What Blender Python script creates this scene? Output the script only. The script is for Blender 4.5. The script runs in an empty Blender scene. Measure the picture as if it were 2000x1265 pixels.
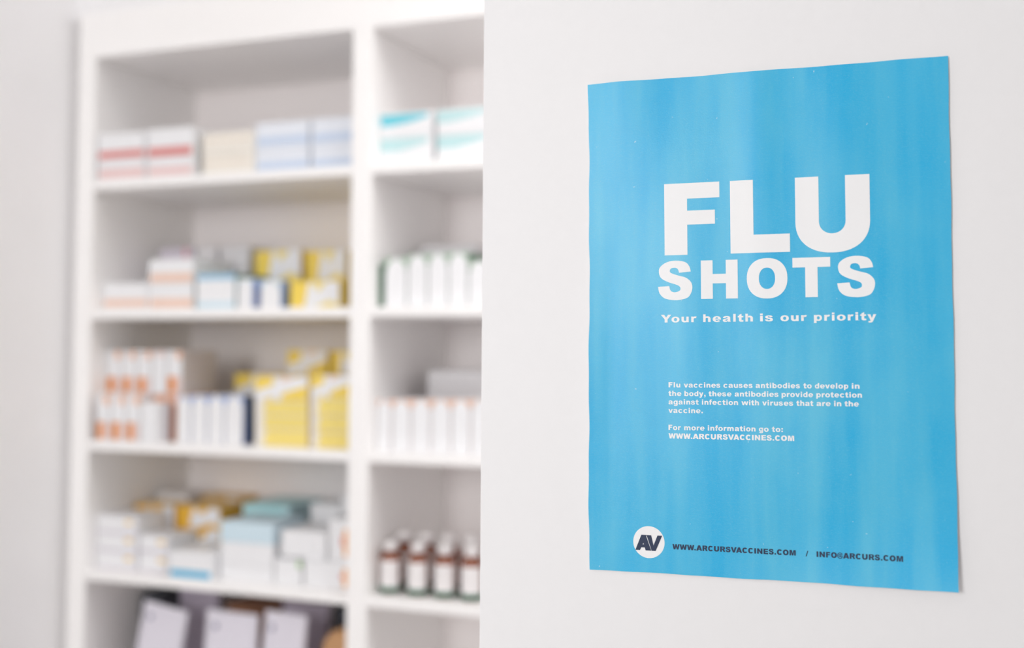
import bpy, bmesh, math, random
from mathutils import Vector, Matrix

random.seed(7)
SC = bpy.context.scene
COL = SC.collection

# ------------------------------------------------------------------ camera
EYE = 1.55
PITCH, ROLL, FPX, PPY = .0429, .006, 2196.8, 597.9
cam_d = bpy.data.cameras.new('camera')
cam = bpy.data.objects.new('camera', cam_d)
COL.objects.link(cam)
cam_d.sensor_width = 36
cam_d.lens = 36 * FPX / 2000
cam_d.shift_y = -(632.5 - PPY) / 2000
fwd = Vector((0, math.cos(PITCH), math.sin(PITCH)))
up0 = Vector((0, -math.sin(PITCH), math.cos(PITCH)))
rt0 = Vector((1, 0, 0))
rt = math.cos(ROLL) * rt0 + math.sin(ROLL) * up0
up = -math.sin(ROLL) * rt0 + math.cos(ROLL) * up0
cam.matrix_world = Matrix(((rt.x, up.x, -fwd.x, 0), (rt.y, up.y, -fwd.y, 0), (rt.z, up.z, -fwd.z, EYE), (0, 0, 0, 1)))
cam_d.clip_start = .02
cam_d.dof.use_dof = True
cam_d.dof.focus_distance = .945
cam_d.dof.aperture_fstop = 2.1
SC.camera = cam

# ------------------------------------------------------------------ light
w = bpy.data.worlds.new('world')
SC.world = w
w.use_nodes = True
bg = w.node_tree.nodes['Background']
bg.inputs[0].default_value = (1, .97, .965, 1)
bg.inputs[1].default_value = .06

def area(name, loc, target, sx, sy, power, col=(1, 1, 1)):
    d = bpy.data.lights.new(name, 'AREA')
    d.shape = 'RECTANGLE'; d.size = sx; d.size_y = sy; d.energy = power; d.color = col
    o = bpy.data.objects.new(name, d)
    COL.objects.link(o)
    o.location = loc
    o.rotation_euler = (Vector(target) - Vector(loc)).to_track_quat('-Z', 'Y').to_euler()
    return o

area('window_light', (-1.55, -1.25, 1.95), (.0, .95, 1.6), .7, .9, 26, (1, 1, 1))
area('frontal_fill', (-1.9, -1.9, 1.5), (-.4, 2, 1.5), 1.2, 1.4, 19, (1, 1, 1))  # unseen frontal light, added to reach deep into the shelf bays
area('ceiling_panel_aisle', (.70, 1.43, 2.72), (.6, 1.43, 0), 1.1, .3, 22, (1, .995, .985))
area('room_fill', (.9, -2.6, 1.5), (-.2, 1.9, 1.5), 2.2, 1.8, 9, (1, 1, 1))  # unseen fill added behind the camera at right

SC.view_settings.view_transform = 'Standard'
SC.view_settings.look = 'None'
SC.view_settings.gamma = 1
SC.view_settings.use_curve_mapping = False
SC.view_settings.exposure = 0
SC.cycles.use_denoising = True
SC.cycles.max_bounces = 10
SC.cycles.diffuse_bounces = 6

# ------------------------------------------------------------------ helpers
def lin(r, g, b):
    f = lambda c: (c / 255 / 12.92) if c <= 10 else ((c / 255 + .055) / 1.055) ** 2.4
    return (f(r), f(g), f(b), 1)

MATS = {}
def mat(name, col, rough=.5, bump=0, scale=60, var=.0, spec=.5):
    """painted / coated surface with a faint procedural mottling"""
    if name in MATS: return MATS[name]
    m = bpy.data.materials.new(name); m.use_nodes = True
    nt = m.node_tree; b = nt.nodes['Principled BSDF']
    b.inputs['Roughness'].default_value = rough
    b.inputs['Specular IOR Level'].default_value = spec
    tc = nt.nodes.new('ShaderNodeTexCoord')
    nz = nt.nodes.new('ShaderNodeTexNoise'); nz.inputs['Scale'].default_value = scale; nz.inputs['Detail'].default_value = 4
    nt.links.new(tc.outputs['Object'], nz.inputs['Vector'])
    mx = nt.nodes.new('ShaderNodeMix'); mx.data_type = 'RGBA'
    mx.inputs['A'].default_value = col
    mx.inputs['B'].default_value = tuple(c * (1 - var) for c in col[:3]) + (1,)
    nt.links.new(nz.outputs['Fac'], mx.inputs['Factor'])
    nt.links.new(mx.outputs['Result'], b.inputs['Base Color'])
    if bump:
        bp = nt.nodes.new('ShaderNodeBump'); bp.inputs['Strength'].default_value = bump; bp.inputs['Distance'].default_value = .001
        nt.links.new(nz.outputs['Fac'], bp.inputs['Height']); nt.links.new(bp.outputs['Normal'], b.inputs['Normal'])
    MATS[name] = m
    return m

def obj(name, me_or_bm, mats=None, parent=None, **props):
    if isinstance(me_or_bm, bmesh.types.BMesh):
        me = bpy.data.meshes.new(name); me_or_bm.to_mesh(me); me_or_bm.free()
    else:
        me = me_or_bm
    if mats is not None and not me.materials:
        for m in (mats if isinstance(mats, (list, tuple)) else [mats]): me.materials.append(m)
    o = bpy.data.objects.new(name, me); COL.objects.link(o)
    if parent is not None: o.parent = parent
    for k, v in props.items(): o[k] = v
    return o

def empty(name, loc, rz=0, **props):
    o = bpy.data.objects.new(name, None); COL.objects.link(o)
    o.location = loc; o.rotation_euler = (0, 0, rz); o.empty_display_size = .05
    for k, v in props.items(): o[k] = v
    return o

def box_bm(x0, x1, y0, y1, z0, z1, bev=0, bm=None):
    bm2 = bmesh.new()
    bmesh.ops.create_cube(bm2, size=1)
    for v in bm2.verts:
        v.co = Vector(((x0 + x1) / 2 + v.co.x * (x1 - x0), (y0 + y1) / 2 + v.co.y * (y1 - y0), (z0 + z1) / 2 + v.co.z * (z1 - z0)))
    if bev: bmesh.ops.bevel(bm2, geom=bm2.edges[:], offset=bev, segments=2, affect='EDGES', profile=.5)
    if bm is None: return bm2
    me = bpy.data.meshes.new('t'); bm2.to_mesh(me); bm2.free(); bm.from_mesh(me); bpy.data.meshes.remove(me)
    return bm

# ------------------------------------------------------------------ frames of the place
YC, YW, PR = .3655, .32, .0081                     # yaw of shelving front, yaw of the poster wall, tilt of the poster
O = Vector((-.27313, 2.0, 0))                      # origin on the shelving front plane
U = Vector((math.cos(YC), -math.sin(YC), 0)); V = Vector((math.sin(YC), math.cos(YC), 0))
def cab(u, v, z): return O + U * u + V * v + Vector((0, 0, z))

wall_m = mat('wall_paint', lin(246, 245, 246), .55, .12, 90, .02)
lam = mat('white_laminate', lin(253, 251, 250), .4, .03, 40, .015)
back_m = mat('back_board', lin(251, 245, 244), .5, .03, 30, .02)
ceil_m = mat('ceiling_paint', lin(236, 234, 232), .8, .1, 50, .02)
floor_m = mat('vinyl_floor', lin(230, 224, 222), .45, .05, 8, .12)

# ------------------------------------------------------------------ room
def structure(name, bm, m, rz=0, loc=(0, 0, 0)):
    o = obj(name, bm, m, kind='structure'); o.rotation_euler = (0, 0, rz); o.location = loc
    return o
CO = (O.x, O.y, 0)
structure('floor', box_bm(-3.2, 3.2, -4.2, 4.2, -.1, 0), floor_m)
structure('ceiling', box_bm(-3.2, 3.2, -4.2, 4.2, 2.75, 2.85), ceil_m)
CABTOP = 2.225
structure('wall_back', box_bm(-.664, 2.2, .345, .445, 0, 2.75), wall_m, -YC, CO)
structure('wall_left', box_bm(-.764, -.664, -2.6, .445, 0, 2.75, .002), wall_m, -YC, CO)
structure('trim_1', box_bm(-.664, -.637, .035, .053, 0, CABTOP - .002), lam, -YC, CO)        # filler strip beside the shelving
structure('trim_2', box_bm(-.664, 1.3, .02, .345, CABTOP, 2.75), wall_m, -YC, CO)           # boxed-in bulkhead over the shelving
# partition wall that carries the poster
PW = Vector((.2066, .9295, EYE + .0275))
WA = Vector((math.cos(YW), -math.sin(YW), 0)); WN = Vector((-math.sin(YW), -math.cos(YW), 0))
structure('wall_right', box_bm(-.2467, 1.9, .0015, .1115, 0, 2.75, .0006), wall_m, -YW, (PW.x, PW.y, 0))

# ------------------------------------------------------------------ shelving unit
T = .0415
SH = [2.1346 - .2460, 1.6334, 1.3769, 1.1249, .873, .62, .367, .11]
SH[0] = 1.8886
su = empty('shelving_unit', CO, -YC, label='tall built-in white shelving unit filled with medicine boxes behind the poster wall', category='shelving')
obj('side_panel', box_bm(-.5965 - T, -.5965, 0, .335, 0, CABTOP, .0012), lam, su)
obj('upright', box_bm(-.0176, .0227, 0, .323, .08, 2.1348, .0012), lam, su)
obj('side_panel', box_bm(.6, .6 + T, 0, .335, 0, CABTOP, .0012), lam, su)
obj('top_panel', box_bm(-.5965, .6, 0, .335, 2.1348, CABTOP, .0012), lam, su)
obj('back_panel', box_bm(-.5965, .6, .323, .335, .0, 2.1348), back_m, su)
obj('plinth', box_bm(-.5965, .6, .03, .048, 0, .08), lam, su)
for (a, b) in ((-.5965, -.0176), (.0227, .6)):
    for z in SH:
        obj('shelf', box_bm(a, b, .002, .323, z - .018, z, .001), lam, su)
# ------------------------------------------------------------------ heavy grotesque lettering, drawn glyph by glyph (units: 1000 = em)
def _cr(pts, n=5):
    out = []
    for i in range(len(pts) - 1):
        p0 = pts[max(i - 1, 0)]; p1 = pts[i]; p2 = pts[i + 1]; p3 = pts[min(i + 2, len(pts) - 1)]
        for k in range(n):
            t = k / n
            out.append(tuple(.5 * ((2 * p1[j]) + (-p0[j] + p2[j]) * t + (2 * p0[j] - 5 * p1[j] + 4 * p2[j] - p3[j]) * t * t + (-p0[j] + 3 * p1[j] - 3 * p2[j] + p3[j]) * t ** 3) for j in (0, 1)))
    out.append(pts[-1])
    return out
def R_(x0, y0, x1, y1): return [[(x0, y0), (x1, y0), (x1, y1), (x0, y1)]]
def P_(*p): return [list(p)]
def strip(outer, inner, smooth=True, n=5):
    a = _cr(outer, n) if smooth else outer
    b = _cr(inner, n) if smooth else inner
    return [[a[i], a[i + 1], b[i + 1], b[i]] for i in range(min(len(a), len(b)) - 1)]
def arc(cx, cy, rx, ry, icx, icy, irx, iry, a0, a1, e=2.25, ie=2.1, n=28):
    def pt(x, y, r, s, a, ex):
        c, d = math.cos(a), math.sin(a)
        return (x + r * math.copysign(abs(c) ** (2 / ex), c), y + s * math.copysign(abs(d) ** (2 / ex), d))
    A = [math.radians(a0 + (a1 - a0) * i / n) for i in range(n + 1)]
    o = [pt(cx, cy, rx, ry, a, e) for a in A]; q = [pt(icx, icy, irx, iry, a, ie) for a in A]
    return [[o[i], o[i + 1], q[i + 1], q[i]] for i in range(n)]
def pen(pts, widths, n=6):
    """stroke of varying width along a smooth centre line"""
    c = _cr(pts, n); ws = _cr([(x, 0) for x in widths], n)
    L = []; Rr = []
    for i, p in enumerate(c):
        a = c[max(i - 1, 0)]; b = c[min(i + 1, len(c) - 1)]
        d = math.hypot(b[0] - a[0], b[1] - a[1]) or 1
        nx, ny = -(b[1] - a[1]) / d, (b[0] - a[0]) / d
        h = ws[i][0] / 2
        L.append((p[0] + nx * h, p[1] + ny * h)); Rr.append((p[0] - nx * h, p[1] - ny * h))
    return [[L[i], L[i + 1], Rr[i + 1], Rr[i]] for i in range(len(c) - 1)]
def mv(polys, f): return [[f(x, y) for x, y in p] for p in polys]
_n = R_(60, 0, 245, 519) + arc(365, 300, 241, 231, 332, 290, 85, 95, 180, 0) + R_(415, 0, 606, 300)
_ring = arc(335, 259, 262, 272, 340, 259, 100, 142, 0, 360, n=40)
_S = mv(strip([(.956,.715),(.92,.84),(.80,.955),(.52,1.0),(.25,.96),(.06,.84),(.03,.70),(.10,.56),(.30,.46),(.52,.395),(.63,.345),(.656,.28),(.62,.23),(.50,.20),(.40,.22),(.36,.26),(.342,.31),(.33,.36)],
              [(.62,.69),(.59,.77),(.54,.81),(.46,.82),(.38,.80),(.35,.745),(.37,.70),(.46,.66),(.62,.615),(.82,.56),(.96,.45),(1.0,.32),(.96,.17),(.84,.05),(.55,0),(.22,.04),(.05,.17),(0,.345)]),
        lambda x, y: (38 + x * 642, -14 + y * 744))
_A = P_((0, 0), (228, 0), (500, 716), (270, 716)) + P_((550, 0), (785, 0), (515, 716), (300, 716)) + R_(180, 118, 620, 262)
_V = P_((0, 716), (240, 716), (390, 230), (540, 716), (778, 716), (510, 0), (268, 0))
_R = R_(72, 0, 294, 716) + arc(440, 508, 280, 208, 425, 508, 70, 68, -90, 90, 2.6, 2.2, 20) + R_(290, 576, 440, 716) + R_(290, 300, 440, 440) + P_((340, 300), (560, 320), (660, 220), (770, 0), (520, 0), (440, 180), (390, 260), (340, 290))
GL = {
 'F': (667, R_(73, 0, 297, 716) + R_(290, 560, 610, 716) + R_(290, 300, 565, 440)),
 'L': (667, R_(73, 0, 296, 716) + R_(290, 0, 640, 178)),
 'U': (833, R_(70, 270, 292, 716) + R_(540, 270, 765, 716) + arc(417.5, 290, 347.5, 302, 416, 290, 124, 120, 180, 360, 2.25, 2.1)),
 'S': (722, _S),
 'H': (833, R_(73, 0, 295, 716) + R_(540, 0, 762, 716) + R_(290, 285, 545, 460)),
 'O': (833, arc(417, 358, 370, 371, 417, 358, 147, 195, 0, 360, 2.25, 2.2, 48)),
 'T': (722, R_(20, 540, 702, 716) + R_(249, 0, 473, 545)),
 'Y': (778, P_((-5, 716), (245, 716), (392, 465), (540, 716), (785, 716), (502, 290), (280, 290)) + R_(280, 0, 502, 300)),
 'W': (1000, P_((5, 716), (225, 716), (305, 315), (418, 716), (585, 716), (700, 315), (780, 716), (998, 716), (830, 0), (595, 0), (500, 350), (408, 0), (172, 0))),
 'A': (778, _A), 'V': (778, _V), 'R': (778, _R),
 'C': (778, arc(400, 358, 352, 371, 405, 358, 132, 205, 38, 322, 2.25, 2.1, 36)),
 'I': (389, R_(83, 0, 305, 716)),
 'N': (833, R_(70, 0, 280, 716) + R_(552, 0, 762, 716) + P_((70, 716), (280, 716), (762, 0), (552, 0))),
 'E': (722, R_(73, 0, 295, 716) + R_(290, 563, 668, 716) + R_(290, 288, 640, 430) + R_(290, 0, 678, 160)),
 'M': (944, R_(72, 0, 265, 716) + R_(678, 0, 872, 716) + P_((72, 716), (362, 716), (472, 280), (585, 716), (872, 716), (678, 560), (560, 0), (385, 0), (265, 560))),
 'n': (667, _n), 'u': (667, mv(_n, lambda x, y: (666 - x, 519 - y))),
 'h': (667, _n + R_(60, 500, 245, 716)),
 'm': (1000, R_(60, 0, 235, 519) + arc(342, 300, 228, 231, 315, 290, 78, 95, 180, 0) + R_(393, 0, 570, 300) + arc(700, 300, 226, 231, 658, 290, 86, 95, 180, 0) + R_(746, 0, 926, 300)),
 'r': (460, R_(60, 0, 245, 519) + strip([(150, 330), (215, 440), (280, 510), (360, 533), (470, 515)], [(245, 200), (250, 270), (275, 335), (330, 368), (412, 355)])),
 'i': (333, R_(72, 0, 260, 519) + R_(72, 578, 260, 716)), 'l': (333, R_(72, 0, 260, 716)),
 't': (444, P_((98, 150), (286, 150), (286, 716), (98, 620)) + R_(12, 385, 415, 519) + strip([(98, 160), (112, 60), (170, 2), (260, -12), (345, -10), (428, 6)], [(286, 190), (288, 160), (302, 142), (332, 136), (368, 138), (412, 146)])),
 'f': (389, R_(12, 385, 372, 519) + R_(88, 0, 277, 540) + strip([(88, 530), (98, 640), (160, 712), (250, 730), (330, 726), (412, 712)], [(277, 530), (282, 570), (296, 592), (322, 598), (352, 597), (388, 590)])),
 'o': (667, arc(333, 259, 303, 272, 333, 259, 112, 150, 0, 360, 2.15, 2.1, 40)),
 'e': (667, arc(333, 259, 303, 272, 333, 262, 112, 158, 0, 325, 2.15, 2.1, 40) + R_(200, 205, 636, 308)),
 'c': (667, arc(335, 259, 303, 272, 345, 259, 122, 150, 35, 325, 2.15, 2.1, 36)),
 's': (611, mv(_S, lambda x, y: ((x - 30) * .84, y * .742))),
 'a': (667, P_((400, 60), (592, 60), (592, 370), (400, 370)) + P_((410, 80), (592, 120), (600, 55), (622, 0), (432, 0), (415, 40))
       + strip([(48, 355), (90, 455), (170, 512), (300, 531), (420, 526), (520, 490), (580, 420), (592, 340)], [(232, 345), (250, 385), (275, 405), (310, 411), (345, 411), (378, 400), (396, 378), (400, 330)])
       + strip([(405, 335), (290, 305), (160, 280), (70, 225), (38, 150), (60, 60), (130, 0), (225, -12), (330, 12), (425, 75)], [(405, 240), (340, 218), (275, 198), (242, 178), (228, 152), (234, 125), (255, 108), (290, 104), (345, 118), (402, 165)])),
 'b': (667, R_(60, 0, 245, 716) + mv(_ring, lambda x, y: (x + 28, y))),
 'p': (667, R_(60, -200, 245, 519) + mv(_ring, lambda x, y: (x + 28, y))),
 'd': (667, R_(422, 0, 607, 716) + mv(_ring, lambda x, y: (x - 27, y))),
 'g': (667, R_(424, 0, 607, 519) + mv(_ring, lambda x, y: (x - 27, y)) + strip([(607, 20), (600, -90), (540, -172), (430, -208), (310, -212), (190, -200), (105, -155), (72, -75)], [(424, 20), (420, -25), (402, -58), (362, -74), (318, -77), (285, -73), (262, -62), (250, -50)])),
 'v': (611, P_((3, 519), (200, 519), (306, 180), (412, 519), (608, 519), (405, 0), (206, 0))),
 'y': (611, P_((3, 519), (202, 519), (306, 190), (410, 519), (606, 519), (400, -40), (206, 0)) + strip([(400, -20), (350, -140), (280, -195), (180, -208), (60, -195)], [(220, 30), (215, -20), (195, -55), (150, -70), (75, -62)])),
 'w': (944, P_((3, 519), (195, 519), (268, 205), (378, 519), (566, 519), (678, 205), (752, 519), (942, 519), (785, 0), (590, 0), (472, 310), (354, 0), (158, 0))),
 '.': (333, R_(72, 0, 262, 190)), ':': (333, R_(72, 0, 262, 180) + R_(72, 339, 262, 519)),
 ',': (333, P_((72, 10), (160, 0), (150, -70), (80, -110), (80, -160), (190, -130), (262, -40), (262, 190), (72, 190))),
 '/': (278, P_((-8, -12), (95, -12), (286, 728), (184, 728))),
 '@': (740, arc(370, 330, 365, 400, 370, 330, 270, 310, 25, 330, 2, 2, 40) + arc(350, 340, 165, 190, 350, 340, 75, 100, 0, 360, 2, 2, 24)
       + P_((470, 520), (550, 520), (520, 260), (440, 260)) + strip([(440, 300), (445, 190), (520, 140), (620, 180), (700, 270), (735, 400)], [(520, 300), (530, 235), (560, 210), (610, 240), (650, 310), (680, 400)])),
}
def glyph_box(ch):
    xs = [x for p in GL[ch][1] for x, y in p]; ys = [y for p in GL[ch][1] for x, y in p]
    return min(xs), max(xs), min(ys), max(ys)
def word_polys(word, x0, x1, base, cap, track=0):
    """polygons of a word fitted between x0 and x1 (millimetres) on a base line"""
    pen_x = 0; raw = []
    for i, ch in enumerate(word):
        adv, polys = GL[ch]
        raw += [[(x + pen_x, y) for x, y in p] for p in polys]
        pen_x += adv + track
        nx = word[i + 1] if i + 1 < len(word) else ''
        if ch + nx in ('AV', 'VA'): pen_x -= 70
        if ch + nx == 'Yo': pen_x -= 70
        if ch + nx == 'W.': pen_x -= 60
    lo = min(x for p in raw for x, y in p); hi = max(x for p in raw for x, y in p)
    s = (x1 - x0) / (hi - lo); k = cap / 716
    return [[(x0 + (x - lo) * s, base + y * k) for x, y in p] for p in raw]

# ------------------------------------------------------------------ the poster
def bump_(x, c, w): return math.exp(-((x - c) / w) ** 2)
def relief(x, y):
    """height of the paper off the wall (mm), x and y in mm from the poster centre"""
    h = .9
    h += 1.0 * bump_(x, -2, 16) * (.3 + .7 * bump_(y, 190, 110))
    h += .45 * bump_(x, 62, 22) * (.5 + .5 * math.sin(y / 70))
    h += .35 * bump_(x, -60, 18) * (.5 + .5 * math.cos(y / 90))
    # ridge with a crease beside the top left corner
    r = 1.5 * bump_(y, 215, 80)
    h += r * (1 - (-121 - x) / 27) if x < -121 else r * math.exp(-((x + 121) / 38) ** 2)
    h += 1.6 * max(0, (-128 - x) / 20) * bump_(y, -60, 110)
    d = max(0, (x - 60) * .55 + (-y - 150)) / 70               # lower right corner lifts
    h += 3.2 * d * d
    h += .12 * math.sin(x / 13 + y / 60) + .10 * math.sin(y / 21 + 1.3)
    return h
def edge_jit(t): return .35 * math.sin(t / 19) + .2 * math.sin(t / 7.3 + 1)
PWID, PHEI = 295.0, 420.0
def paper():
    bm = bmesh.new(); nx, ny = 74, 105; top = []; bot = []
    for j in range(ny + 1):
        ra = []; rb = []
        for i in range(nx + 1):
            x = -PWID / 2 + PWID * i / nx; y = -PHEI / 2 + PHEI * j / ny
            xx, yy = x, y
            if i == 0: xx += .6 + .8 * math.sin((y + 60) / 95) + edge_jit(y)
            if i == nx: xx += edge_jit(y + 50) * .6
            if j == 0: yy += edge_jit(x) * .6
            if j == ny: yy += edge_jit(x + 30) * .6
            if j == ny and x < -120: yy -= 0
            z = relief(x, y)
            ra.append(bm.verts.new((xx / 1000, yy / 1000, z / 1000))); rb.append(bm.verts.new((xx / 1000, yy / 1000, (z - .25) / 1000)))
        top.append(ra); bot.append(rb)
    for j in range(ny):
        for i in range(nx):
            f = bm.faces.new((top[j][i], top[j][i + 1], top[j + 1][i + 1], top[j + 1][i])); f.smooth = True
            f = bm.faces.new((bot[j][i], bot[j + 1][i], bot[j + 1][i + 1], bot[j][i + 1])); f.smooth = True; f.material_index = 1
    for j in range(ny):
        for i, s in ((0, 1), (nx, -1)):
            q = (top[j][i], top[j + 1][i], bot[j + 1][i], bot[j][i]); f = bm.faces.new(q if s > 0 else q[::-1]); f.material_index = 1
    for i in range(nx):
        for j, s in ((0, -1), (ny, 1)):
            q = (top[j][i], top[j][i + 1], bot[j][i + 1], bot[j][i]); f = bm.faces.new(q[::-1] if s > 0 else q[::-1]); f.material_index = 1
    for e in bm.edges:
        if len({f.material_index for f in e.link_faces}) > 1: e.smooth = False
    return bm

def print_blue():
    m = bpy.data.materials.new('printed_blue_paper'); m.use_nodes = True
    nt = m.node_tree; b = nt.nodes['Principled BSDF']; N = nt.nodes.new; L = nt.links.new
    b.inputs['Roughness'].default_value = .38
    tc = N('ShaderNodeTexCoord')
    def noise(scale3, scale, detail, rough=.5):
        mp = N('ShaderNodeMapping'); mp.inputs['Scale'].default_value = scale3
        L(tc.outputs['Object'], mp.inputs['Vector'])
        n = N('ShaderNodeTexNoise'); n.inputs['Scale'].default_value = scale; n.inputs['Detail'].default_value = detail; n.inputs['Roughness'].default_value = rough
        L(mp.outputs['Vector'], n.inputs['Vector']); return n.outputs['Fac']
    def ramp(src, a, b_):
        r = N('ShaderNodeMapRange'); r.inputs['From Min'].default_value = a; r.inputs['From Max'].default_value = b_
        L(src, r.inputs['Value']); return r.outputs['Result']
    def mix(f, a, c, k=1.0):
        mm = N('ShaderNodeMath'); mm.operation = 'MULTIPLY'; mm.inputs[1].default_value = k; L(f, mm.inputs[0])
        x = N('ShaderNodeMix'); x.data_type = 'RGBA'; L(mm.outputs[0], x.inputs['Factor'])
        (L(a, x.inputs['A']) if not isinstance(a, tuple) else setattr(x.inputs['A'], 'default_value', a))
        x.inputs['B'].default_value = c
        return x.outputs['Result']
    base = INK
    worn = lin(122, 214, 234)
    c = mix(ramp(noise((34, 3.2, 1), 1.0, 3), .38, .72), base, worn, .42)        # long soft ink streaks down the sheet
    c = mix(ramp(noise((1, 1, 1), 9, 4), .45, .75), c, worn, .26)                 # cloudy wear
    c = mix(ramp(noise((260, 900, 1), 1, 2), .45, .8), c, worn, .10)              # print head lines
    c = mix(ramp(noise((1, 1, 1), 1400, 2, .7), .52, .78), c, lin(190, 226, 240), .14)   # paper grain showing through
    c = mix(ramp(noise((1, 1, 1), 240, 2), .76, .80), c, lin(225, 240, 246), .5)  # rubbed specks
    L(c, b.inputs['Base Color'])
    bp = N('ShaderNodeBump'); bp.inputs['Strength'].default_value = .12; bp.inputs['Distance'].default_value = .0004
    L(noise((1, 1, 1), 900, 3), bp.inputs['Height']); L(bp.outputs['Normal'], b.inputs['Normal'])
    return m
INK = lin(2, 178, 231)
paper_white = mat('bare_paper', lin(251, 251, 252), .5, .05, 900, .02)
ink_navy = mat('navy_ink', lin(22, 42, 78), .5, .02, 900, .05)

def lettering(name, polys, m, parent, lift=.16, **props):
    bm = bmesh.new()
    for p in polys:
        q = [p[0]]
        for a in p[1:]:
            if math.hypot(a[0] - q[-1][0], a[1] - q[-1][1]) > 1e-4: q.append(a)
        if math.hypot(q[0][0] - q[-1][0], q[0][1] - q[-1][1]) < 1e-4: q.pop()
        if len(q) < 3: continue
        ar = sum(q[i][0] * q[(i + 1) % len(q)][1] - q[(i + 1) % len(q)][0] * q[i][1] for i in range(len(q)))
        if ar < 0: q = q[::-1]
        try: bm.faces.new([bm.verts.new((x, y, 0)) for x, y in q])
        except ValueError: pass
    bm.normal_update()
    bmesh.ops.remove_doubles(bm, verts=bm.verts[:], dist=1e-4)
    bm.normal_update()
    bmesh.ops.triangulate(bm, faces=bm.faces[:])
    xs = [v.co.x for v in bm.verts]; ys = [v.co.y for v in bm.verts]
    for axis, lo, hi in ((0, min(xs), max(xs)), (1, min(ys), max(ys))):
        k = math.ceil(lo / 4) * 4
        while k < hi:
            n = Vector((1, 0, 0)) if axis == 0 else Vector((0, 1, 0))
            bmesh.ops.bisect_plane(bm, geom=bm.verts[:] + bm.edges[:] + bm.faces[:], plane_co=n * k, plane_no=n, dist=1e-5)
            k += 4
    # strokes of one letter overlap: each stroke lies a hair above the last, so that they never share a plane
    seen = set(); step = {}; g = 0
    for v0 in bm.verts:
        if v0 in seen: continue
        st = [v0]; seen.add(v0)
        while st:
            v = st.pop(); step[v] = (g % 5) * .02
            for e in v.link_edges:
                o_ = e.other_vert(v)
                if o_ not in seen: seen.add(o_); st.append(o_)
        g += 1
    for v in bm.verts: v.co = Vector((v.co.x / 1000, v.co.y / 1000, (relief(v.co.x, v.co.y) + lift + step[v]) / 1000))
    return obj(name, bm, m, parent, **props)

poster = obj('poster', paper(), [print_blue(), paper_white], label='large blue flu shots poster with white headline stuck on the white wall', category='poster')
pa = WA * math.cos(PR) + Vector((0, 0, math.sin(PR))); pb = -WA * math.sin(PR) + Vector((0, 0, math.cos(PR)))
poster.matrix_world = Matrix(((pa.x, pb.x, WN.x, PW.x), (pa.y, pb.y, WN.y, PW.y), (pa.z, pb.z, WN.z, PW.z), (0, 0, 0, 1)))
poster.location = PW

def fit_glyph(ch, x0, x1, y0, y1):
    a, b, c, d = glyph_box(ch)
    return [[(x0 + (x - a) / (b - a) * (x1 - x0), y0 + (y - c) / (d - c) * (y1 - y0)) for x, y in p] for p in GL[ch][1]]
hd = []
for ch, x0, x1, y0, y1 in (('F', -80.3, -33.6, 58.1, 119.0), ('L', -24.8, 23.6, 58.0, 118.9), ('U', 28.1, 86.6, 56.4, 119.0)):
    hd += fit_glyph(ch, x0, x1, y0, y1)
for ch, x0, x1, y0, y1 in (('S', -86.2, -56.9, 19.9, 53.4), ('H', -49.7, -19.1, 20.5, 52.9), ('O', -11.7, 21.2, 19.9, 53.4), ('T', 25.3, 55.2, 20.4, 52.9), ('S', 60.4, 89.6, 19.7, 53.2)):
    hd += fit_glyph(ch, x0, x1, y0, y1)
lettering('headline_lettering', hd, paper_white, poster, label='large white headline reading FLU SHOTS')
tg = []
for w_, x0, x1 in (('Your', -83.9, -53.5), ('health', -48.1, -7.0), ('is', -1.2, 9.2), ('our', 15.2, 36.3), ('priority', 41.8, 90.1)):
    tg += word_polys(w_, x0, x1, 1.1, 6.5, 60)
lettering('tagline_lettering', tg, paper_white, poster, label='white line reading Your health is our priority')
bd = []
BODY = [
 (-53.75, (('Flu',-77.9,-67.8),('vaccines',-64.9,-34.5),('causes',-31.9,-8.0),('antibodies',-5.5,30.0),('to',32.7,39.3),('develop',41.8,67.8),('in',70.5,76.5))),
 (-60.9, (('the',-78.0,-67.0),('body,',-64.5,-46.7),('these',-44.2,-25.3),('antibodies',-22.7,12.8),('provide',15.3,40.3),('protection',42.8,78.2))),
 (-68.0, (('against',-78.0,-52.5),('infection',-49.8,-20.0),('with',-17.2,-2.9),('viruses',-.3,24.4),('that',27.0,40.4),('are',42.9,53.9),('in',56.6,62.2),('the',64.7,75.7))),
 (-75.15, (('vaccine.',-78.1,-49.1),)),
 (-89.5, (('For',-78.2,-67.6),('more',-64.9,-47.8),('information',-45.1,-5.9),('go',-3.2,4.6),('to:',7.2,16.0))),
 (-96.7, (('WWW.ARCURSVACCINES.COM',-78.2,24.9),))]
for base, ws in BODY:
    for w_, x0, x1 in ws: bd += word_polys(w_, x0, x1, base, 4.35, 20 if base > -96 else 0)
lettering('paragraph_lettering', bd, paper_white, poster, label='small white paragraph about flu vaccines and a web address')
ft = word_polys('WWW.ARCURSVACCINES.COM', -75.7, 24.9, -189.2, 4.35) + word_polys('/', 32.7, 34.9, -189.2, 4.35) + word_polys('INFO@ARCURS.COM', 41.3, 107.2, -189.2, 4.35)
lettering('contact_lettering', ft, ink_navy, poster, label='navy line with web and mail address along the foot of the poster')
LC = (-95.7, -184.3)
badge = lettering('logo_badge', [[(LC[0] + 13.4 * math.cos(i * math.pi / 32), LC[1] + 13.4 * math.sin(i * math.pi / 32)) for i in range(64)]], paper_white, poster, label='round white badge with navy letters AV')
def lg(x, y): return (-107.3 + x, -191.3 + y)
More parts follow.
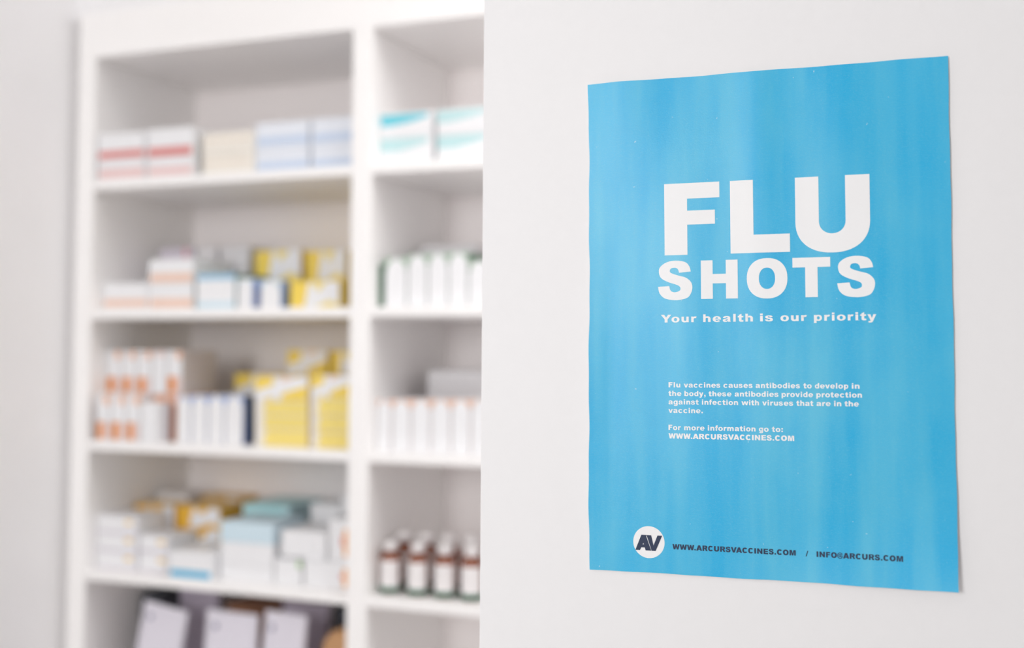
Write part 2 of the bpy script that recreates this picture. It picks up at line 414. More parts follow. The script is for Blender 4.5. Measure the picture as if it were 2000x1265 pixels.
av = [[lg(0, 0), lg(4.0, 0), lg(9.9, 12.9), lg(5.2, 12.9)], [lg(8.8, 0), lg(13.6, 0), lg(9.0, 12.9), lg(5.0, 12.9)], [lg(3, 2.4), lg(10.5, 2.4), lg(10.0, 4.9), lg(4, 4.9)],
      [lg(9.7, 12.9), lg(13.6, 12.9), lg(15.6, 4.4), lg(19.0, 12.9), lg(23.0, 12.9), lg(17.4, 0), lg(13.9, 0)]]
lettering('logo_lettering', av, ink_navy, badge, lift=.3)

# ------------------------------------------------------------------ goods: kind, u0, u1, setback, depth, base z, top z, label, group (metres in the shelving frame)
TABLE = [
('pinkband', -0.5915, -0.4759, 0.005, 0.11, 1.8886, 1.9275, 'pale pink banded white medicine box under the red banded one beside the left side panel', 'red banded medicine boxes on the top shelf'),
('redband', -0.593, -0.4772, 0.005, 0.11, 1.9275, 1.9813, 'red banded white medicine box at the far left end of the top shelf', 'red banded medicine boxes on the top shelf'),
('pinkband', -0.4723, -0.3646, 0.005, 0.11, 1.8886, 1.9249, 'pale pink banded white medicine box beside the cream boxes, bottom of its pair', 'red banded medicine boxes on the top shelf'),
('redband', -0.4738, -0.3659, 0.005, 0.11, 1.9249, 1.9837, 'red banded white medicine box next to the cream boxes, top of its pair', 'red banded medicine boxes on the top shelf'),
('cream', -0.3536, -0.2404, 0.02, 0.11, 1.8886, 1.9283, 'cream medicine box resting directly on the top shelf', 'cream medicine boxes on the top shelf'),
('cream', -0.3545, -0.2412, 0.02, 0.11, 1.9283, 1.9705, 'cream medicine box lying on top of the other cream box', 'cream medicine boxes on the top shelf'),
('blueband', -0.2405, -0.1234, 0.03, 0.12, 1.8886, 1.9339, 'white medicine box with pale blue stripe under another, beside the cream boxes', 'blue striped medicine boxes on the top shelf'),
('blueband', -0.2414, -0.1242, 0.03, 0.12, 1.9339, 1.9842, 'upper white medicine box with pale blue stripe beside the cream boxes', 'blue striped medicine boxes on the top shelf'),
('blueband', -0.1192, -0.0289, 0.03, 0.12, 1.8886, 1.9331, 'white medicine box with pale blue stripe under another, against the middle upright', 'blue striped medicine boxes on the top shelf'),
('blueband', -0.12, -0.0296, 0.03, 0.12, 1.9331, 1.9844, 'upper white medicine box with pale blue stripe against the middle upright', 'blue striped medicine boxes on the top shelf'),
('cyanpale', 0.0237, 0.1293, 0.03, 0.12, 1.8886, 1.9405, 'white medicine box with faint turquoise swoosh, under the bright turquoise one', 'turquoise medicine boxes on the top shelf'),
('cyan', 0.0237, 0.1289, 0.03, 0.12, 1.9405, 1.984, 'white medicine box with bright turquoise swoosh, right of the middle upright', 'turquoise medicine boxes on the top shelf'),
('cyanpale', 0.1352, 0.241, 0.03, 0.12, 1.8886, 1.9396, 'lower pale turquoise medicine box cut off by the poster wall edge', 'turquoise medicine boxes on the top shelf'),
('cyanpale', 0.1348, 0.2406, 0.03, 0.12, 1.9396, 1.9841, 'upper pale turquoise medicine box cut off by the poster wall edge', 'turquoise medicine boxes on the top shelf'),
('peach', -0.594, -0.4829, 0.03, 0.12, 1.6334, 1.6872, 'flat white medicine box with peach band in the left corner of the second shelf', 'peach banded medicine boxes on the second shelf'),
('peach', -0.4816, -0.3756, 0.03, 0.12, 1.6334, 1.6824, 'flat white medicine box with peach band, on the second shelf under another such box', 'peach banded medicine boxes on the second shelf'),
('peach', -0.4829, -0.3767, 0.03, 0.12, 1.6824, 1.7323, 'flat white medicine box with peach band, stacked on its twin on the second shelf', 'peach banded medicine boxes on the second shelf'),
('redtick', -0.5674, -0.4819, 0.17, 0.12, 1.6334, 1.7687, 'greyish white box with a small red mark, behind the peach banded stack', None),
('bluetop', -0.3702, -0.2805, 0.03, 0.12, 1.6334, 1.7012, 'white medicine box with blue top band beside the peach banded boxes', None),
('grey', -0.4768, -0.4237, 0.17, 0.12, 1.6334, 1.7676, 'pale grey upright box behind the blue topped box, at left of its pair', 'pale boxes at the back of the second shelf'),
('grey', -0.4162, -0.3444, 0.17, 0.12, 1.6334, 1.7677, 'pale grey upright box between its narrow neighbour and the yellow boxes at the back', 'pale boxes at the back of the second shelf'),
('blueside', -0.2769, -0.2416, 0.03, 0.09, 1.6334, 1.6912, 'narrow white carton with blue side, beside the blue topped box on the second shelf', 'blue sided cartons on the second shelf'),
('blueside', -0.2257, -0.181, 0.03, 0.09, 1.6334, 1.6863, 'wider white carton with blue side, beside the yellow boxes on the second shelf', 'blue sided cartons on the second shelf'),
('ywhite', -0.3186, -0.2117, 0.15, 0.13, 1.6334, 1.7554, 'yellow cornered white medicine box above the blue sided cartons', 'yellow medicine boxes on the second shelf'),
('ywhite', -0.1674, -0.0608, 0.04, 0.1, 1.6334, 1.6844, 'yellow and white medicine box at the front of the second shelf, under another', 'yellow medicine boxes on the second shelf'),
('ywhite', -0.2013, -0.1107, 0.15, 0.13, 1.6334, 1.7524, 'yellow cornered white box at the back of the second shelf, nearest the middle upright', 'yellow medicine boxes on the second shelf'),
('greenfull', 0.0237, 0.0344, 0.03, 0.09, 1.6334, 1.7116, 'narrow dark green carton beside the middle upright on the second shelf', None),
('greenarch', 0.0363, 0.0802, 0.03, 0.09, 1.6334, 1.722, 'white carton with green side at left end of the row, right of the middle upright', 'green cornered cartons on the second shelf'),
('greenarch', 0.0812, 0.1204, 0.03, 0.09, 1.6334, 1.7273, 'second green cornered white carton from the middle upright', 'green cornered cartons on the second shelf'),
('greenarch', 0.1214, 0.1601, 0.03, 0.09, 1.6334, 1.728, 'third green cornered white carton from the middle upright', 'green cornered cartons on the second shelf'),
('greenarch', 0.161, 0.1982, 0.03, 0.09, 1.6334, 1.7288, 'fourth green cornered white carton from the middle upright', 'green cornered cartons on the second shelf'),
('greenarch', 0.1993, 0.2388, 0.03, 0.09, 1.6334, 1.7134, 'green cornered white carton half hidden by the poster wall edge', 'green cornered cartons on the second shelf'),
('grey', 0.0449, 0.159, 0.16, 0.12, 1.6334, 1.7558, 'pale pinkish box standing behind the green cornered cartons', None),
('orangehalf', -0.5797, -0.5455, 0.003, 0.04, 1.3769, 1.4674, 'small orange and white carton in the left front corner of the third shelf', 'orange and white cartons on the third shelf'),
('orangehalf', -0.5442, -0.5092, 0.003, 0.04, 1.3769, 1.4681, 'small orange and white carton, middle of the front three on the third shelf', 'orange and white cartons on the third shelf'),
('orangehalf', -0.508, -0.474, 0.003, 0.04, 1.3769, 1.4687, 'small orange and white carton beside the plain bluish white carton', 'orange and white cartons on the third shelf'),
('plain', -0.4724, -0.4328, 0.003, 0.04, 1.3769, 1.4538, 'plain bluish white carton at the front of the third shelf', None),
('orangetall', -0.5955, -0.5591, 0.048, 0.05, 1.3769, 1.5536, 'tall orange and white carton furthest into the left corner behind the small ones', 'tall orange and white cartons on the third shelf'),
('orangetall', -0.5578, -0.5227, 0.048, 0.05, 1.3769, 1.5538, 'second tall orange and white carton from the left side panel', 'tall orange and white cartons on the third shelf'),
('orangetall', -0.5215, -0.4856, 0.048, 0.05, 1.3769, 1.5539, 'third tall orange and white carton from the left side panel', 'tall orange and white cartons on the third shelf'),
('orangeshaded', -0.4823, -0.4481, 0.048, 0.05, 1.3769, 1.4678, 'orange carton in shadow between the plain bluish carton and its neighbour, bottom of two', 'tall orange and white cartons on the third shelf'),
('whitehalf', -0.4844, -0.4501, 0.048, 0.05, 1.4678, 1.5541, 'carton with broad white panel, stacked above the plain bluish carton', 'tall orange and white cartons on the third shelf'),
('orangeshaded', -0.4469, -0.4107, 0.048, 0.11, 1.3769, 1.4685, 'shadowed orange carton beside the first blue cornered carton, bottom of two', 'tall orange and white cartons on the third shelf'),
('orangehalf', -0.4489, -0.4126, 0.048, 0.11, 1.4685, 1.5543, 'orange and white carton at the inner end of the upper row, pinkish side showing', 'tall orange and white cartons on the third shelf'),
('bluearch', -0.4101, -0.3769, 0.03, 0.09, 1.3769, 1.4667, 'white carton with rounded panel, first of the blue cornered row beside the orange ones', 'blue sided cartons on the third shelf'),
('bluearch', -0.3757, -0.3394, 0.03, 0.09, 1.3769, 1.4684, 'second white carton in the blue cornered row on the third shelf', 'blue sided cartons on the third shelf'),
('bluearch', -0.3382, -0.3012, 0.03, 0.09, 1.3769, 1.4691, 'third white carton in the blue cornered row on the third shelf', 'blue sided cartons on the third shelf'),
('bluearch', -0.3001, -0.259, 0.03, 0.1, 1.3769, 1.4698, 'white carton with a deep blue side, last of the row before the yellow boxes', 'blue sided cartons on the third shelf'),
('yswoosh', -0.3727, -0.2546, 0.165, 0.12, 1.3769, 1.5081, 'yellow and white swoosh box peeking above the deep blue side', 'yellow medicine boxes on the third shelf'),
('yswoosh', -0.2495, -0.1575, 0.165, 0.12, 1.3769, 1.5559, 'highest yellow swoosh box on the third shelf, left of the two uppermost', 'yellow medicine boxes on the third shelf'),
('ywhite', -0.1506, -0.0893, 0.165, 0.12, 1.3769, 1.5562, 'uppermost yellow cornered box touching the middle upright', 'yellow medicine boxes on the third shelf'),
('yflat', -0.2329, -0.1174, 0.03, 0.11, 1.3769, 1.4094, 'bottom flat yellow box of the front stack beside the deep blue side', 'yellow medicine boxes on the third shelf'),
('yflat', -0.2334, -0.1178, 0.03, 0.11, 1.4094, 1.4349, 'middle flat yellow box of the front stack beside the deep blue side', 'yellow medicine boxes on the third shelf'),
('yflat', -0.2339, -0.1182, 0.03, 0.11, 1.4349, 1.4613, 'upper flat yellow box of the front stack beside the deep blue side', 'yellow medicine boxes on the third shelf'),
('yswoosh', -0.2348, -0.1189, 0.03, 0.11, 1.4613, 1.5068, 'white swoosh yellow box crowning the front stack nearer the blue cornered cartons', 'yellow medicine boxes on the third shelf'),
('yflat', -0.113, -0.0291, 0.03, 0.11, 1.3769, 1.4078, 'bottom flat yellow box of the front stack beside the middle upright', 'yellow medicine boxes on the third shelf'),
('yflat', -0.1135, -0.0296, 0.03, 0.11, 1.4078, 1.4374, 'middle flat yellow box of the front stack beside the middle upright', 'yellow medicine boxes on the third shelf'),
('yflat', -0.114, -0.03, 0.03, 0.11, 1.4374, 1.4681, 'upper flat yellow box of the front stack beside the middle upright', 'yellow medicine boxes on the third shelf'),
('yswoosh', -0.1146, -0.0306, 0.03, 0.11, 1.4681, 1.5109, 'white swoosh yellow box crowning the front stack beside the middle upright', 'yellow medicine boxes on the third shelf'),
('orangearch', 0.0237, 0.0516, 0.03, 0.09, 1.3769, 1.4692, 'orange cornered white carton standing against the middle upright', 'orange cornered cartons on the third shelf'),
('orangearch', 0.0527, 0.0901, 0.03, 0.09, 1.3769, 1.47, 'second orange cornered white carton from the middle upright', 'orange cornered cartons on the third shelf'),
('orangearch', 0.0911, 0.129, 0.03, 0.09, 1.3769, 1.4707, 'third orange cornered white carton from the middle upright', 'orange cornered cartons on the third shelf'),
('orangearch', 0.1299, 0.1673, 0.03, 0.09, 1.3769, 1.4715, 'fourth orange cornered white carton from the middle upright', 'orange cornered cartons on the third shelf'),
('orangearch', 0.1683, 0.2051, 0.03, 0.09, 1.3769, 1.4723, 'fifth orange cornered white carton from the middle upright', 'orange cornered cartons on the third shelf'),
('orangearch', 0.2061, 0.2405, 0.03, 0.09, 1.3769, 1.473, 'orange cornered white carton half hidden by the poster wall edge', 'orange cornered cartons on the third shelf'),
('grey', 0.0663, 0.1958, 0.15, 0.13, 1.3769, 1.4926, 'lower pale grey box behind the orange cornered cartons', 'pale boxes at the back of the third shelf'),
('grey', 0.066, 0.1956, 0.15, 0.13, 1.4926, 1.5192, 'flat pale grey box on top, behind the orange cornered cartons', 'pale boxes at the back of the third shelf'),
('mark', -0.5949, -0.4958, 0.03, 0.09, 1.1249, 1.1606, 'bottom flat white box of the tallest stack in the left corner of the fourth shelf', 'white medicine boxes in the left corner of the fourth shelf'),
('mark', -0.5955, -0.4967, 0.03, 0.09, 1.1606, 1.1954, 'middle flat white box of the tallest stack in the left corner of the fourth shelf', 'white medicine boxes in the left corner of the fourth shelf'),
('mark', -0.5955, -0.4975, 0.03, 0.09, 1.1954, 1.2303, 'top flat white box of the tallest stack in the left corner of the fourth shelf', 'white medicine boxes in the left corner of the fourth shelf'),
('mark', -0.4921, -0.4235, 0.03, 0.085, 1.1249, 1.1646, 'lower flat white box of the pair beside the cyan striped box', 'white medicine boxes in the left corner of the fourth shelf'),
('mark', -0.4929, -0.4242, 0.03, 0.085, 1.1646, 1.1969, 'upper flat white box of the pair beside the cyan striped box', 'white medicine boxes in the left corner of the fourth shelf'),
('cyanbottom', -0.4018, -0.3071, 0.005, 0.1, 1.1249, 1.1756, 'white medicine box with a bright cyan stripe along its base', None),
('yamber', -0.5873, -0.488, 0.13, 0.06, 1.1249, 1.2396, 'amber yellow and white box at the back, behind the flat white pair', 'yellow cornered boxes at the back of the fourth shelf'),
('yamber', -0.4769, -0.3726, 0.125, 0.11, 1.1249, 1.1994, 'lower golden yellow box above the cyan striped box', 'yellow cornered boxes at the back of the fourth shelf'),
('yamber', -0.4778, -0.3735, 0.125, 0.11, 1.1994, 1.241, 'upper golden yellow box above the cyan striped box', 'yellow cornered boxes at the back of the fourth shelf'),
('grey', -0.5829, -0.5023, 0.195, 0.045, 1.1249, 1.256, 'pale grey box rising behind the amber yellow boxes on the fourth shelf', None),
('yamber', -0.5291, -0.413, 0.245, 0.07, 1.1249, 1.2453, 'dim orange box at the very back of the fourth shelf, beside the pale teal box', None),
('grey', -0.3372, -0.2285, 0.15, 0.13, 1.1249, 1.2134, 'pale box at the back of the fourth shelf, under the teal box', None),
('teal', -0.3379, -0.2291, 0.15, 0.13, 1.2134, 1.2506, 'pale teal box lying at the back of the fourth shelf', None),
('plain', -0.304, -0.1873, 0.03, 0.11, 1.1249, 1.1563, 'lowest white box under the pale blue box', 'white medicine boxes at the middle of the fourth shelf'),
('plain', -0.3048, -0.188, 0.03, 0.11, 1.1563, 1.196, 'white box between the pale blue box and the lowest one', 'white medicine boxes at the middle of the fourth shelf'),
('paleblue', -0.3056, -0.1887, 0.03, 0.11, 1.196, 1.2339, 'pale blue medicine box on top of the white pair', 'white medicine boxes at the middle of the fourth shelf'),
('greentick', -0.1853, -0.1266, 0.03, 0.11, 1.1249, 1.172, 'small white box with a green tick, at the front of the fourth shelf', 'white medicine boxes at the right of the fourth shelf'),
('orangestripe', -0.1233, -0.026, 0.03, 0.11, 1.1249, 1.1749, 'white box with orange end stripe, on the fourth shelf beside the middle upright', 'white medicine boxes at the right of the fourth shelf'),
('plain', -0.1762, -0.079, 0.035, 0.105, 1.175, 1.2243, 'wide white box lying across the green ticked box', 'white medicine boxes at the right of the fourth shelf'),
('orangestripe', -0.075, -0.0287, 0.035, 0.105, 1.175, 1.2501, 'upright white box with orange stripe against the middle upright', 'white medicine boxes at the right of the fourth shelf'),
('plain', -0.189, -0.123, 0.16, 0.12, 1.1249, 1.2571, 'tall white box standing behind, rising above the wide white box', 'white medicine boxes at the right of the fourth shelf'),
('plain', -0.121, -0.0829, 0.16, 0.12, 1.1249, 1.2776, 'tallest white box at the back, half hidden by the middle upright', 'white medicine boxes at the right of the fourth shelf'),
]
# ------------------------------------------------------------------ cartons
C = {k: lin(*v) for k, v in dict(white=(240, 240, 242), cool=(232, 236, 244), grey=(222, 220, 222), cream=(240, 234, 224), creamline=(236, 216, 196), red=(220, 136, 132), pink=(238, 204, 202),
     paleblue=(208, 220, 238), blueline=(176, 198, 230), cyan=(104, 204, 220), cyanpale=(192, 226, 228), peach=(241, 212, 194), peachred=(226, 168, 154), skyband=(150, 196, 224), green=(72, 112, 84),
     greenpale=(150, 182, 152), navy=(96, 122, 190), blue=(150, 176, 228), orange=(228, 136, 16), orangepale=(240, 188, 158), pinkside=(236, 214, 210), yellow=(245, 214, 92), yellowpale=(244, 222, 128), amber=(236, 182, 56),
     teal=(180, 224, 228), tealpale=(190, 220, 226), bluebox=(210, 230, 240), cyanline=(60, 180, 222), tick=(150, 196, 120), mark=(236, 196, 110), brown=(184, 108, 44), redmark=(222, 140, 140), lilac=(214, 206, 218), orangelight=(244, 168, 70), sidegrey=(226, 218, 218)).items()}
CM = {k: mat('card_' + k, v, .42, .02, 200, .02) for k, v in C.items()}
KEYS = list(CM)
def two(a, b, t): return a if t else b
def arch(c1):
    # white panel with a rounded head, coloured corners
    def f(x, y, W, H):
        r = W * .46; cy = H - r * 1.05
        return 'white' if y < cy or math.hypot((x - W / 2) / 1.0, (y - cy)) < r else c1
    return f
def f_band(c, lo, hi, top='white', line=None):
    def f(x, y, W, H):
        t = y / H
        if lo < t < hi and x > .04 * W: return line if line and (lo + .45 * (hi - lo) < t < lo + .6 * (hi - lo)) else c
        return top
    return f
def f_swoosh(c, base='white'):
    def f(x, y, W, H):
        t = y / H; s = x / W
        return c if t > .46 + .42 * max(0, s - .25) ** 1.4 * 1.3 and t < .95 and s < .9 else base
    return f
def f_ywhite(yc, oc):
    def f(x, y, W, H):
        H0 = min(H, .06); t = (y - (H - H0)) / H0; s = x / W
        if t < 0: return yc if (math.floor(t * 2)) % 2 else 'white'
        if s < .33 + .10 * (t - .5): return yc
        if abs(s - .58) < .16 * max(0, (t - .62) / .38): return oc
        if s > .5 and t < .28 - .9 * abs(s - .8): return oc
        return 'white'
    return f
def f_yswoosh(x, y, W, H):
    H0 = min(H, .05); t = (y - (H - H0)) / H0; s = x / W
    if t < 0: return 'yellow'
    mid = .15 + .75 * s
    if abs(t - mid) < .24: return 'white'
    if abs(s - .42) < .07: return 'white'
    if t > mid and s > .45: return 'peach'
    return 'yellow'
def f_yflat(x, y, W, H):
    return 'cream' if x < .18 * W + .06 * y else 'yellowpale'
def f_half(full=False, white=False, tiers=1):
    def f(x, y, W, H):
        h = H / tiers; t = (y % h) / h; s = x / W
        if full: return 'brown' if t < .8 else 'orangepale'  # brown is orange card with its shadow put into the colour
        if white: return 'white' if t < .86 or s < .2 else 'pinkside'
        if t > .8 and s > .55: return 'orangepale'
        if t > .42: return 'white'
        if t < .04: return 'white'
        return 'orange' if .08 < s < .55 else 'pinkside'
    return f
def f_right(c, lo=.1, hi=.8):
    def f(x, y, W, H):
        if x > W - .015 and lo < y / H < hi: return c
        if W - .02 < x < W - .014 and .35 < y / H < .6: return 'redmark'
        return 'white'
    return f
def f_mark(x, y, W, H): return 'mark' if abs(x - .8 * W) < .008 and .5 < y / H < .75 else ('lilac' if y / H < .07 else 'white')
def f_plain(c): return lambda x, y, W, H: c
KIND = {   # front pattern, side colour, top colour
 'redband': (f_band('red', .06, .36, 'white'), 'white', 'white'), 'pinkband': (f_band('pink', .08, .55, 'white', 'pink'), 'white', 'white'),
 'cream': (f_band('creamline', .62, .7, 'cream'), 'cream', 'cream'), 'blueband': (f_band('paleblue', .08, .45, 'cool', 'blueline'), 'cool', 'cool'),
 'cyan': (f_swoosh('cyan', 'white'), 'white', 'white'), 'cyanpale': (f_swoosh('cyanpale', 'white'), 'white', 'white'),
 'peach': (f_band('peach', .08, .42, 'white', 'peachred'), 'white', 'white'),
 'bluetop': (lambda x, y, W, H: 'skyband' if y / H > .82 else ('bluebox' if y / H < .22 else 'white'), 'green', 'skyband'),
 'grey': (f_plain('grey'), 'grey', 'grey'), 'redtick': (lambda x, y, W, H: 'redmark' if x > .72 * W and x < .84 * W and y > H - .018 else 'lilac', 'grey', 'grey'),
 'bluearch': (arch('blue'), 'navy', 'white'), 'blueside': (arch('bluebox'), 'blue', 'white'), 'greenfull': (f_plain('green'), 'green', 'green'), 'greenarch': (arch('greenpale'), 'green', 'white'), 'orangearch': (arch('orangepale'), 'pinkside', 'white'),
 'orangehalf': (f_half(), 'sidegrey', 'white'), 'orangetall': (f_half(tiers=2), 'sidegrey', 'white'), 'orangeshaded': (f_half(full=True), 'brown', 'orangepale'), 'whitehalf': (f_half(white=True), 'white', 'white'),
 'plain': (f_plain('white'), 'white', 'white'), 'ywhite': (f_ywhite('yellow', 'yellowpale'), 'yellow', 'yellow'), 'yamber': (f_ywhite('amber', 'amber'), 'amber', 'mark'),
 'yswoosh': (f_yswoosh, 'yellow', 'yellow'), 'yflat': (f_yflat, 'yellow', 'yellow'), 'mark': (f_mark, 'white', 'white'),
 'cyanbottom': (f_band('cyanline', .06, .30, 'white'), 'white', 'white'), 'teal': (lambda x, y, W, H: 'teal' if x < .85 * W + .1 * y else 'tealpale', 'tealpale', 'teal'),
 'paleblue': (f_plain('bluebox'), 'bluebox', 'bluebox'), 'greentick': (lambda x, y, W, H: 'tick' if x > .84 * W and y > .7 * H else 'white', 'grey', 'white'),
 'orangestripe': (f_right('orangelight'), 'white', 'white'),
}
def carton_mesh(kind, W, D, H):
    """folded card carton: printed front grid, creased edges, tuck flap with thumb notch on top"""
    front, side, topc = KIND[kind]
    bm = bmesh.new(); used = []
    def mi(k):
        if k not in used: used.append(k)
        return used.index(k)
    e = .0009
    nx = max(10, min(34, int(W / .0028))); nz = max(10, min(34, int(H / .0026)))
    g = [[bm.verts.new((-W / 2 + e + (W - 2 * e) * i / nx, 0, e + (H - 2 * e) * j / nz)) for i in range(nx + 1)] for j in range(nz + 1)]
    for j in range(nz):
        for i in range(nx):
            f = bm.faces.new((g[j][i], g[j][i + 1], g[j + 1][i + 1], g[j + 1][i]))
            f.material_index = mi(front((i + .5) / nx * W, (j + .5) / nz * H, W, H))
    # rear box shell: four sides and back, joined to the front grid by a narrow crease
    c = [bm.verts.new(p) for p in ((-W / 2, e, 0), (W / 2, e, 0), (W / 2, e, H), (-W / 2, e, H), (-W / 2, D, 0), (W / 2, D, 0), (W / 2, D, H), (-W / 2, D, H))]
    s = mi(side); t = mi(topc)
    for q, m_ in (((c[1], c[5], c[6], c[2]), s), ((c[4], c[0], c[3], c[7]), s), ((c[3], c[2], c[6], c[7]), t), ((c[0], c[4], c[5], c[1]), s), ((c[5], c[4], c[7], c[6]), s)):
        bm.faces.new(q).material_index = m_
    for strip_, a, b in ((g[0], c[0], c[1]), (g[-1], c[3], c[2]), ([r[0] for r in g], c[0], c[3]), ([r[-1] for r in g], c[1], c[2])):
        try: bm.faces.new([a] + list(strip_) + [b])
        except ValueError: pass
    # tuck flap
    fl = bmesh.new()
    n = 8; nw = min(.009, W * .2)
    pts = [(-W / 2 + .0015, .004), (-nw, .004)] + [(-nw * math.cos(math.pi * k / n), .004 + nw * .7 * math.sin(math.pi * k / n)) for k in range(1, n)] + [(nw, .004), (W / 2 - .0015, .004), (W / 2 - .0015, D - .001), (-W / 2 + .0015, D - .001)]
    lo = [bm.verts.new((x, y, H)) for x, y in pts]; hi = [bm.verts.new((x, y, H + .0004)) for x, y in pts]
    bm.faces.new(hi).material_index = t
    for k in range(len(pts)): bm.faces.new((lo[k], lo[(k + 1) % len(pts)], hi[(k + 1) % len(pts)], hi[k])).material_index = t
    bmesh.ops.recalc_face_normals(bm, faces=bm.faces[:])
    me = bpy.data.meshes.new('carton_' + kind); bm.to_mesh(me); bm.free()
    for k in used: me.materials.append(CM[k])
    return me
UPRIGHT = ('bluearch', 'blueside', 'greenfull', 'greenarch', 'orangearch', 'orangehalf', 'orangetall', 'orangeshaded', 'whitehalf')
for kind, u0, u1, v, d, z0, z1, label, group in TABLE:
    W = u1 - u0 - .0012; H = z1 - z0 - .0006
    me = carton_mesh(kind, W, d, H)
    o = obj('medicine_carton' if kind in UPRIGHT else 'medicine_box', me, None, None, label=label, category='carton' if kind in UPRIGHT else 'box')
    o.location = cab((u0 + u1) / 2, v, z0 + .0001); o.rotation_euler = (0, 0, -YC)
    if group: o['group'] = group

# ------------------------------------------------------------------ amber bottles
def lathe(prof, n=40):
    bm = bmesh.new(); rings = []
    for r, z in prof:
        rings.append([bm.verts.new((r * math.cos(2 * math.pi * k / n), r * math.sin(2 * math.pi * k / n), z)) for k in range(n)] if r > 0 else [bm.verts.new((0, 0, z))])
    for a, b in zip(rings, rings[1:]):
        for k in range(n):
            k2 = (k + 1) % n
            if len(a) == 1: f = bm.faces.new((a[0], b[k2], b[k]))
            elif len(b) == 1: f = bm.faces.new((a[k], a[k2], b[0]))
            else: f = bm.faces.new((a[k], a[k2], b[k2], b[k]))
            f.smooth = True
    bmesh.ops.recalc_face_normals(bm, faces=bm.faces[:])
    return bm
amber_m = mat('amber_glass', lin(168, 90, 50), .12, 0, 10, .1)
amber_m.node_tree.nodes['Principled BSDF'].inputs['Transmission Weight'].default_value = .35
cap_m = mat('white_plastic_cap', lin(240, 236, 236), .4, .02, 100, .02)
green_m = mat('dark_green_label_band', lin(16, 100, 74), .45, 0, 50, .05)
def bottle(label, u, v, group, big=1.0):
    r = .0193
    b = obj('amber_bottle', lathe([(0, .0015), (r * .8, 0), (r, .003), (r, .056), (r * .97, .062), (r * .8, .068), (r * .52, .0715), (r * .46, .074), (r * .46, .079), (r * .55, .080), (r * .55, .083), (0, .083)]), amber_m, None, label=label, category='bottle', group=group)
    cp = [(r * .50, .0745), (r * .68, .0745), (r * .68, .088), (r * .62, .0895), (r * .34, .0915), (r * .26, .0925), (0, .0925)]
    obj('cap', lathe(cp), cap_m, b)
    # wrapped paper label with a green foot, open at the back
    def wrap(z0, z1, rr, a=150):
        bm = bmesh.new(); n = 36
        for z in (0,):
            A = [math.radians(-90 - a + 2 * a * k / n) for k in range(n + 1)]
            lo = [bm.verts.new((rr * math.cos(t), rr * math.sin(t), z0)) for t in A]; hi = [bm.verts.new((rr * math.cos(t), rr * math.sin(t), z1)) for t in A]
            for k in range(n):
                f = bm.faces.new((lo[k], lo[k + 1], hi[k + 1], hi[k])); f.smooth = True
        return bm
    lb = obj('label_sleeve', wrap(.0125, .059, r + .0002, 62), cap_m, b)
    obj('label_band', wrap(.003, .0125, r + .0003, 150), green_m, lb)
    b.location = cab(u, v, SH[3] + .0002); b.rotation_euler = (0, 0, -YC + .25)
    b.scale = (big, big, big)
    return b
GB = 'amber bottles on the fourth shelf'
for u, lab in ((.0455, 'front amber bottle with white cap closest to the middle upright'), (.1, 'second front amber bottle from the middle upright'), (.1523, 'third front amber bottle from the middle upright'), (.2026, 'front amber bottle partly cut off by the poster wall edge')):
    bottle(lab, u, .047, GB)
for u, lab in ((.0462, 'rear amber bottle seen between the first two front bottles'), (.0905, 'rear amber bottle behind the second front one'), (.135, 'rear amber bottle behind the third front one'), (.1795, 'rear amber bottle nearest the poster wall edge')):
    bottle(lab, u, .1, GB, 1.1)

# ------------------------------------------------------------------ bottom shelf in view: white pouches, cardboard boxes
pouch_m = mat('white_paper_pouch', lin(232, 228, 238), .6, .15, 60, .04)
pouch_shade_m = mat('shaded_paper_pouch', lin(190, 180, 196), .6, .15, 60, .04)  # pouch paper with the shade at the back put into its colour
emb_m = mat('grey_printed_emblem', lin(120, 120, 150), .6, 0, 60, .05)
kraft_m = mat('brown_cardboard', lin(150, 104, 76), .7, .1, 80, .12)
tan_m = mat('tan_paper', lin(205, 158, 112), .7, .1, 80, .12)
shade_dark_m = mat('painted_shade_dark', lin(66, 68, 76), .5, .05, 60, .05)  # dark tone of the boxes that stand in for shade at the rear
def pouch(label, u, v, w, h, t, lean, back, m, group, emblem=True):
    """folded paper pouch: bulging body that pinches to a flat folded top"""
    bm = bmesh.new(); nx, nz = 12, 16; F = []; B = []
    for j in range(nz + 1):
        z = h * j / nz; th = t * (1 - (j / nz) ** 2) * .5 + .0012
        f = []; b = []
        for i in range(nx + 1):
            s = i / nx * 2 - 1; q = th * (1 - .75 * s ** 4) + .0004 * math.sin(i * 1.9 + j * 1.3)
            x = s * w / 2 * (1 - .03 * (j / nz))
            f.append(bm.verts.new((x, -q, z))); b.append(bm.verts.new((x, q, z)))
        F.append(f); B.append(b)
    for j in range(nz):
        for i in range(nx):
            a = bm.faces.new((F[j][i], F[j][i + 1], F[j + 1][i + 1], F[j + 1][i])); c = bm.faces.new((B[j][i + 1], B[j][i], B[j + 1][i], B[j + 1][i + 1]))
            a.smooth = c.smooth = True
            if emblem and j == nz - 3 and i == 2: a.material_index = 1
        bm.faces.new((B[j][0], F[j][0], F[j + 1][0], B[j + 1][0])); bm.faces.new((F[j][nx], B[j][nx], B[j + 1][nx], F[j + 1][nx]))
    bm.faces.new(F[nz] + B[nz][::-1]); bm.faces.new(F[0][::-1] + B[0])
    o = obj('paper_pouch', bm, [m, emb_m], None, label=label, category='pouch')
    fb = obj('folded_flap', box_bm(-w * .485, w * .485, -.0022, .0022, h - .012, h + .0005, .0005), m, o)
    o.location = cab(u, v, SH[4] + .0012 + abs(math.sin(lean)) * w / 2 + t * .5 * abs(math.sin(back)))
    o.rotation_euler = (-back, lean, -YC)
    if group: o['group'] = group
    return o
GP = 'white paper pouches on the lowest shelf in view'
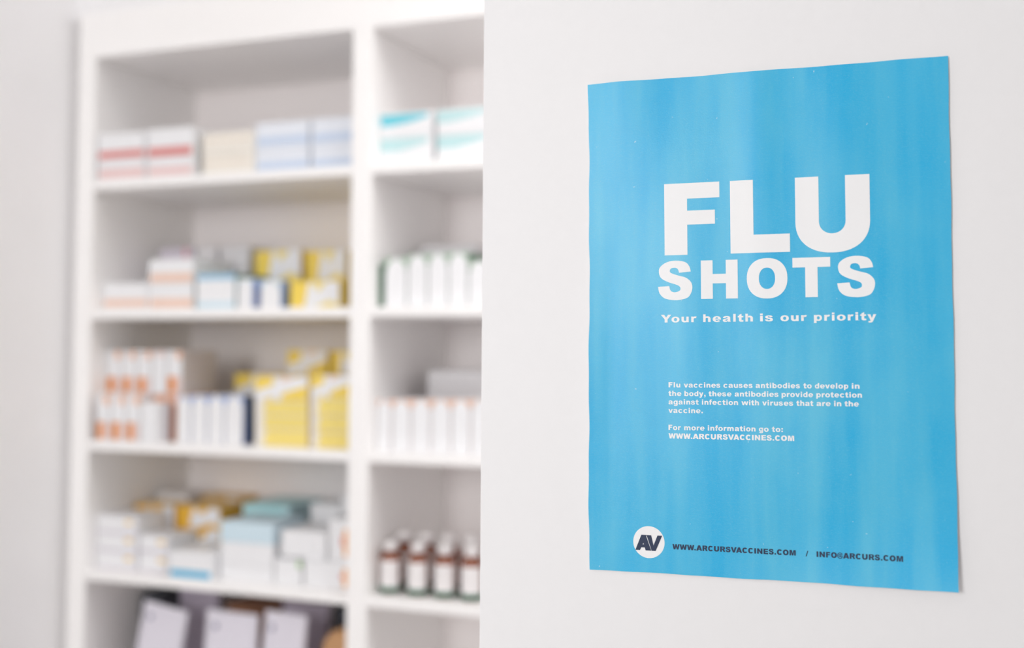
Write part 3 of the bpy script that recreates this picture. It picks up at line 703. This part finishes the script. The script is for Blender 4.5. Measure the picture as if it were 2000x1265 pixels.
pouch('white pouch leaning to the right, first from the left side panel', -.482, .065, .108, .172, .024, .14, .05, pouch_m, GP)
pouch('wide white pouch with small emblem, middle of the three front pouches', -.298, .05, .118, .182, .03, .02, .05, pouch_m, GP)
pouch('narrower white pouch leaning towards the middle upright', -.188, .055, .092, .188, .026, .05, .05, pouch_m, GP)
pouch('shade-toned pouch standing behind the first and middle white pouches', -.478, .2, .1, .185, .02, 0, .03, pouch_shade_m, 'shaded pouches at the back of the lowest shelf', False)
pouch('shade-toned pouch standing behind the right white pouch', -.222, .2, .112, .178, .02, 0, .03, pouch_shade_m, 'shaded pouches at the back of the lowest shelf', False)
def cardboard(label, name, u0, u1, v, d, h, m, cat='box'):
    bm = box_bm(-(u1 - u0) / 2, (u1 - u0) / 2, 0, d, 0, h, .0015)
    o = obj(name, bm, m, None, label=label, category=cat)
    for s in (-1, 1):
        obj('flap', box_bm(-(u1 - u0) / 2 + .001, (u1 - u0) / 2 - .001, (.001 if s < 0 else d / 2 + .001), (d / 2 - .001 if s < 0 else d - .001), h, h + .0022, .0005), m, o)
    o.location = cab((u0 + u1) / 2, v, SH[4] + .0003); o.rotation_euler = (0, 0, -YC)
    return o
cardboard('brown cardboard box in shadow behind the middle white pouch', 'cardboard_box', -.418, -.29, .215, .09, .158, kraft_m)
cardboard('dark box standing in for shade in the left rear of the lowest shelf', 'shade_box', -.59, -.54, .16, .14, .175, shade_dark_m)
cardboard('dark box standing in for shade beside the middle upright, behind the tan bag', 'shade_box', -.15, -.035, .19, .1, .178, shade_dark_m)
# tan paper bag with a rounded rolled top
bm = bmesh.new(); n = 14; ra = []
for y in (0, .08):
    ra.append([bm.verts.new(p) for p in [(-.042, y, 0), (.042, y, 0)] + [(.042 * math.cos(math.pi * k / n), y, .125 + .045 * math.sin(math.pi * k / n)) for k in range(n + 1)]])
k_ = len(ra[0])
for k in range(k_): bm.faces.new((ra[0][k], ra[0][(k + 1) % k_], ra[1][(k + 1) % k_], ra[1][k]))
bm.faces.new(ra[0]); bm.faces.new(ra[1][::-1]); bmesh.ops.recalc_face_normals(bm, faces=bm.faces[:])
bmesh.ops.bevel(bm, geom=[e for e in bm.edges if abs(e.verts[0].co.y - e.verts[1].co.y) < 1e-6], offset=.004, segments=2, affect='EDGES')
tb = obj('paper_bag', bm, tan_m, None, label='tan paper bag with rounded top in the corner by the middle upright', category='bag')
tb.location = cab(-.0655, .07, SH[4] + .0003); tb.rotation_euler = (0, 0, -YC)
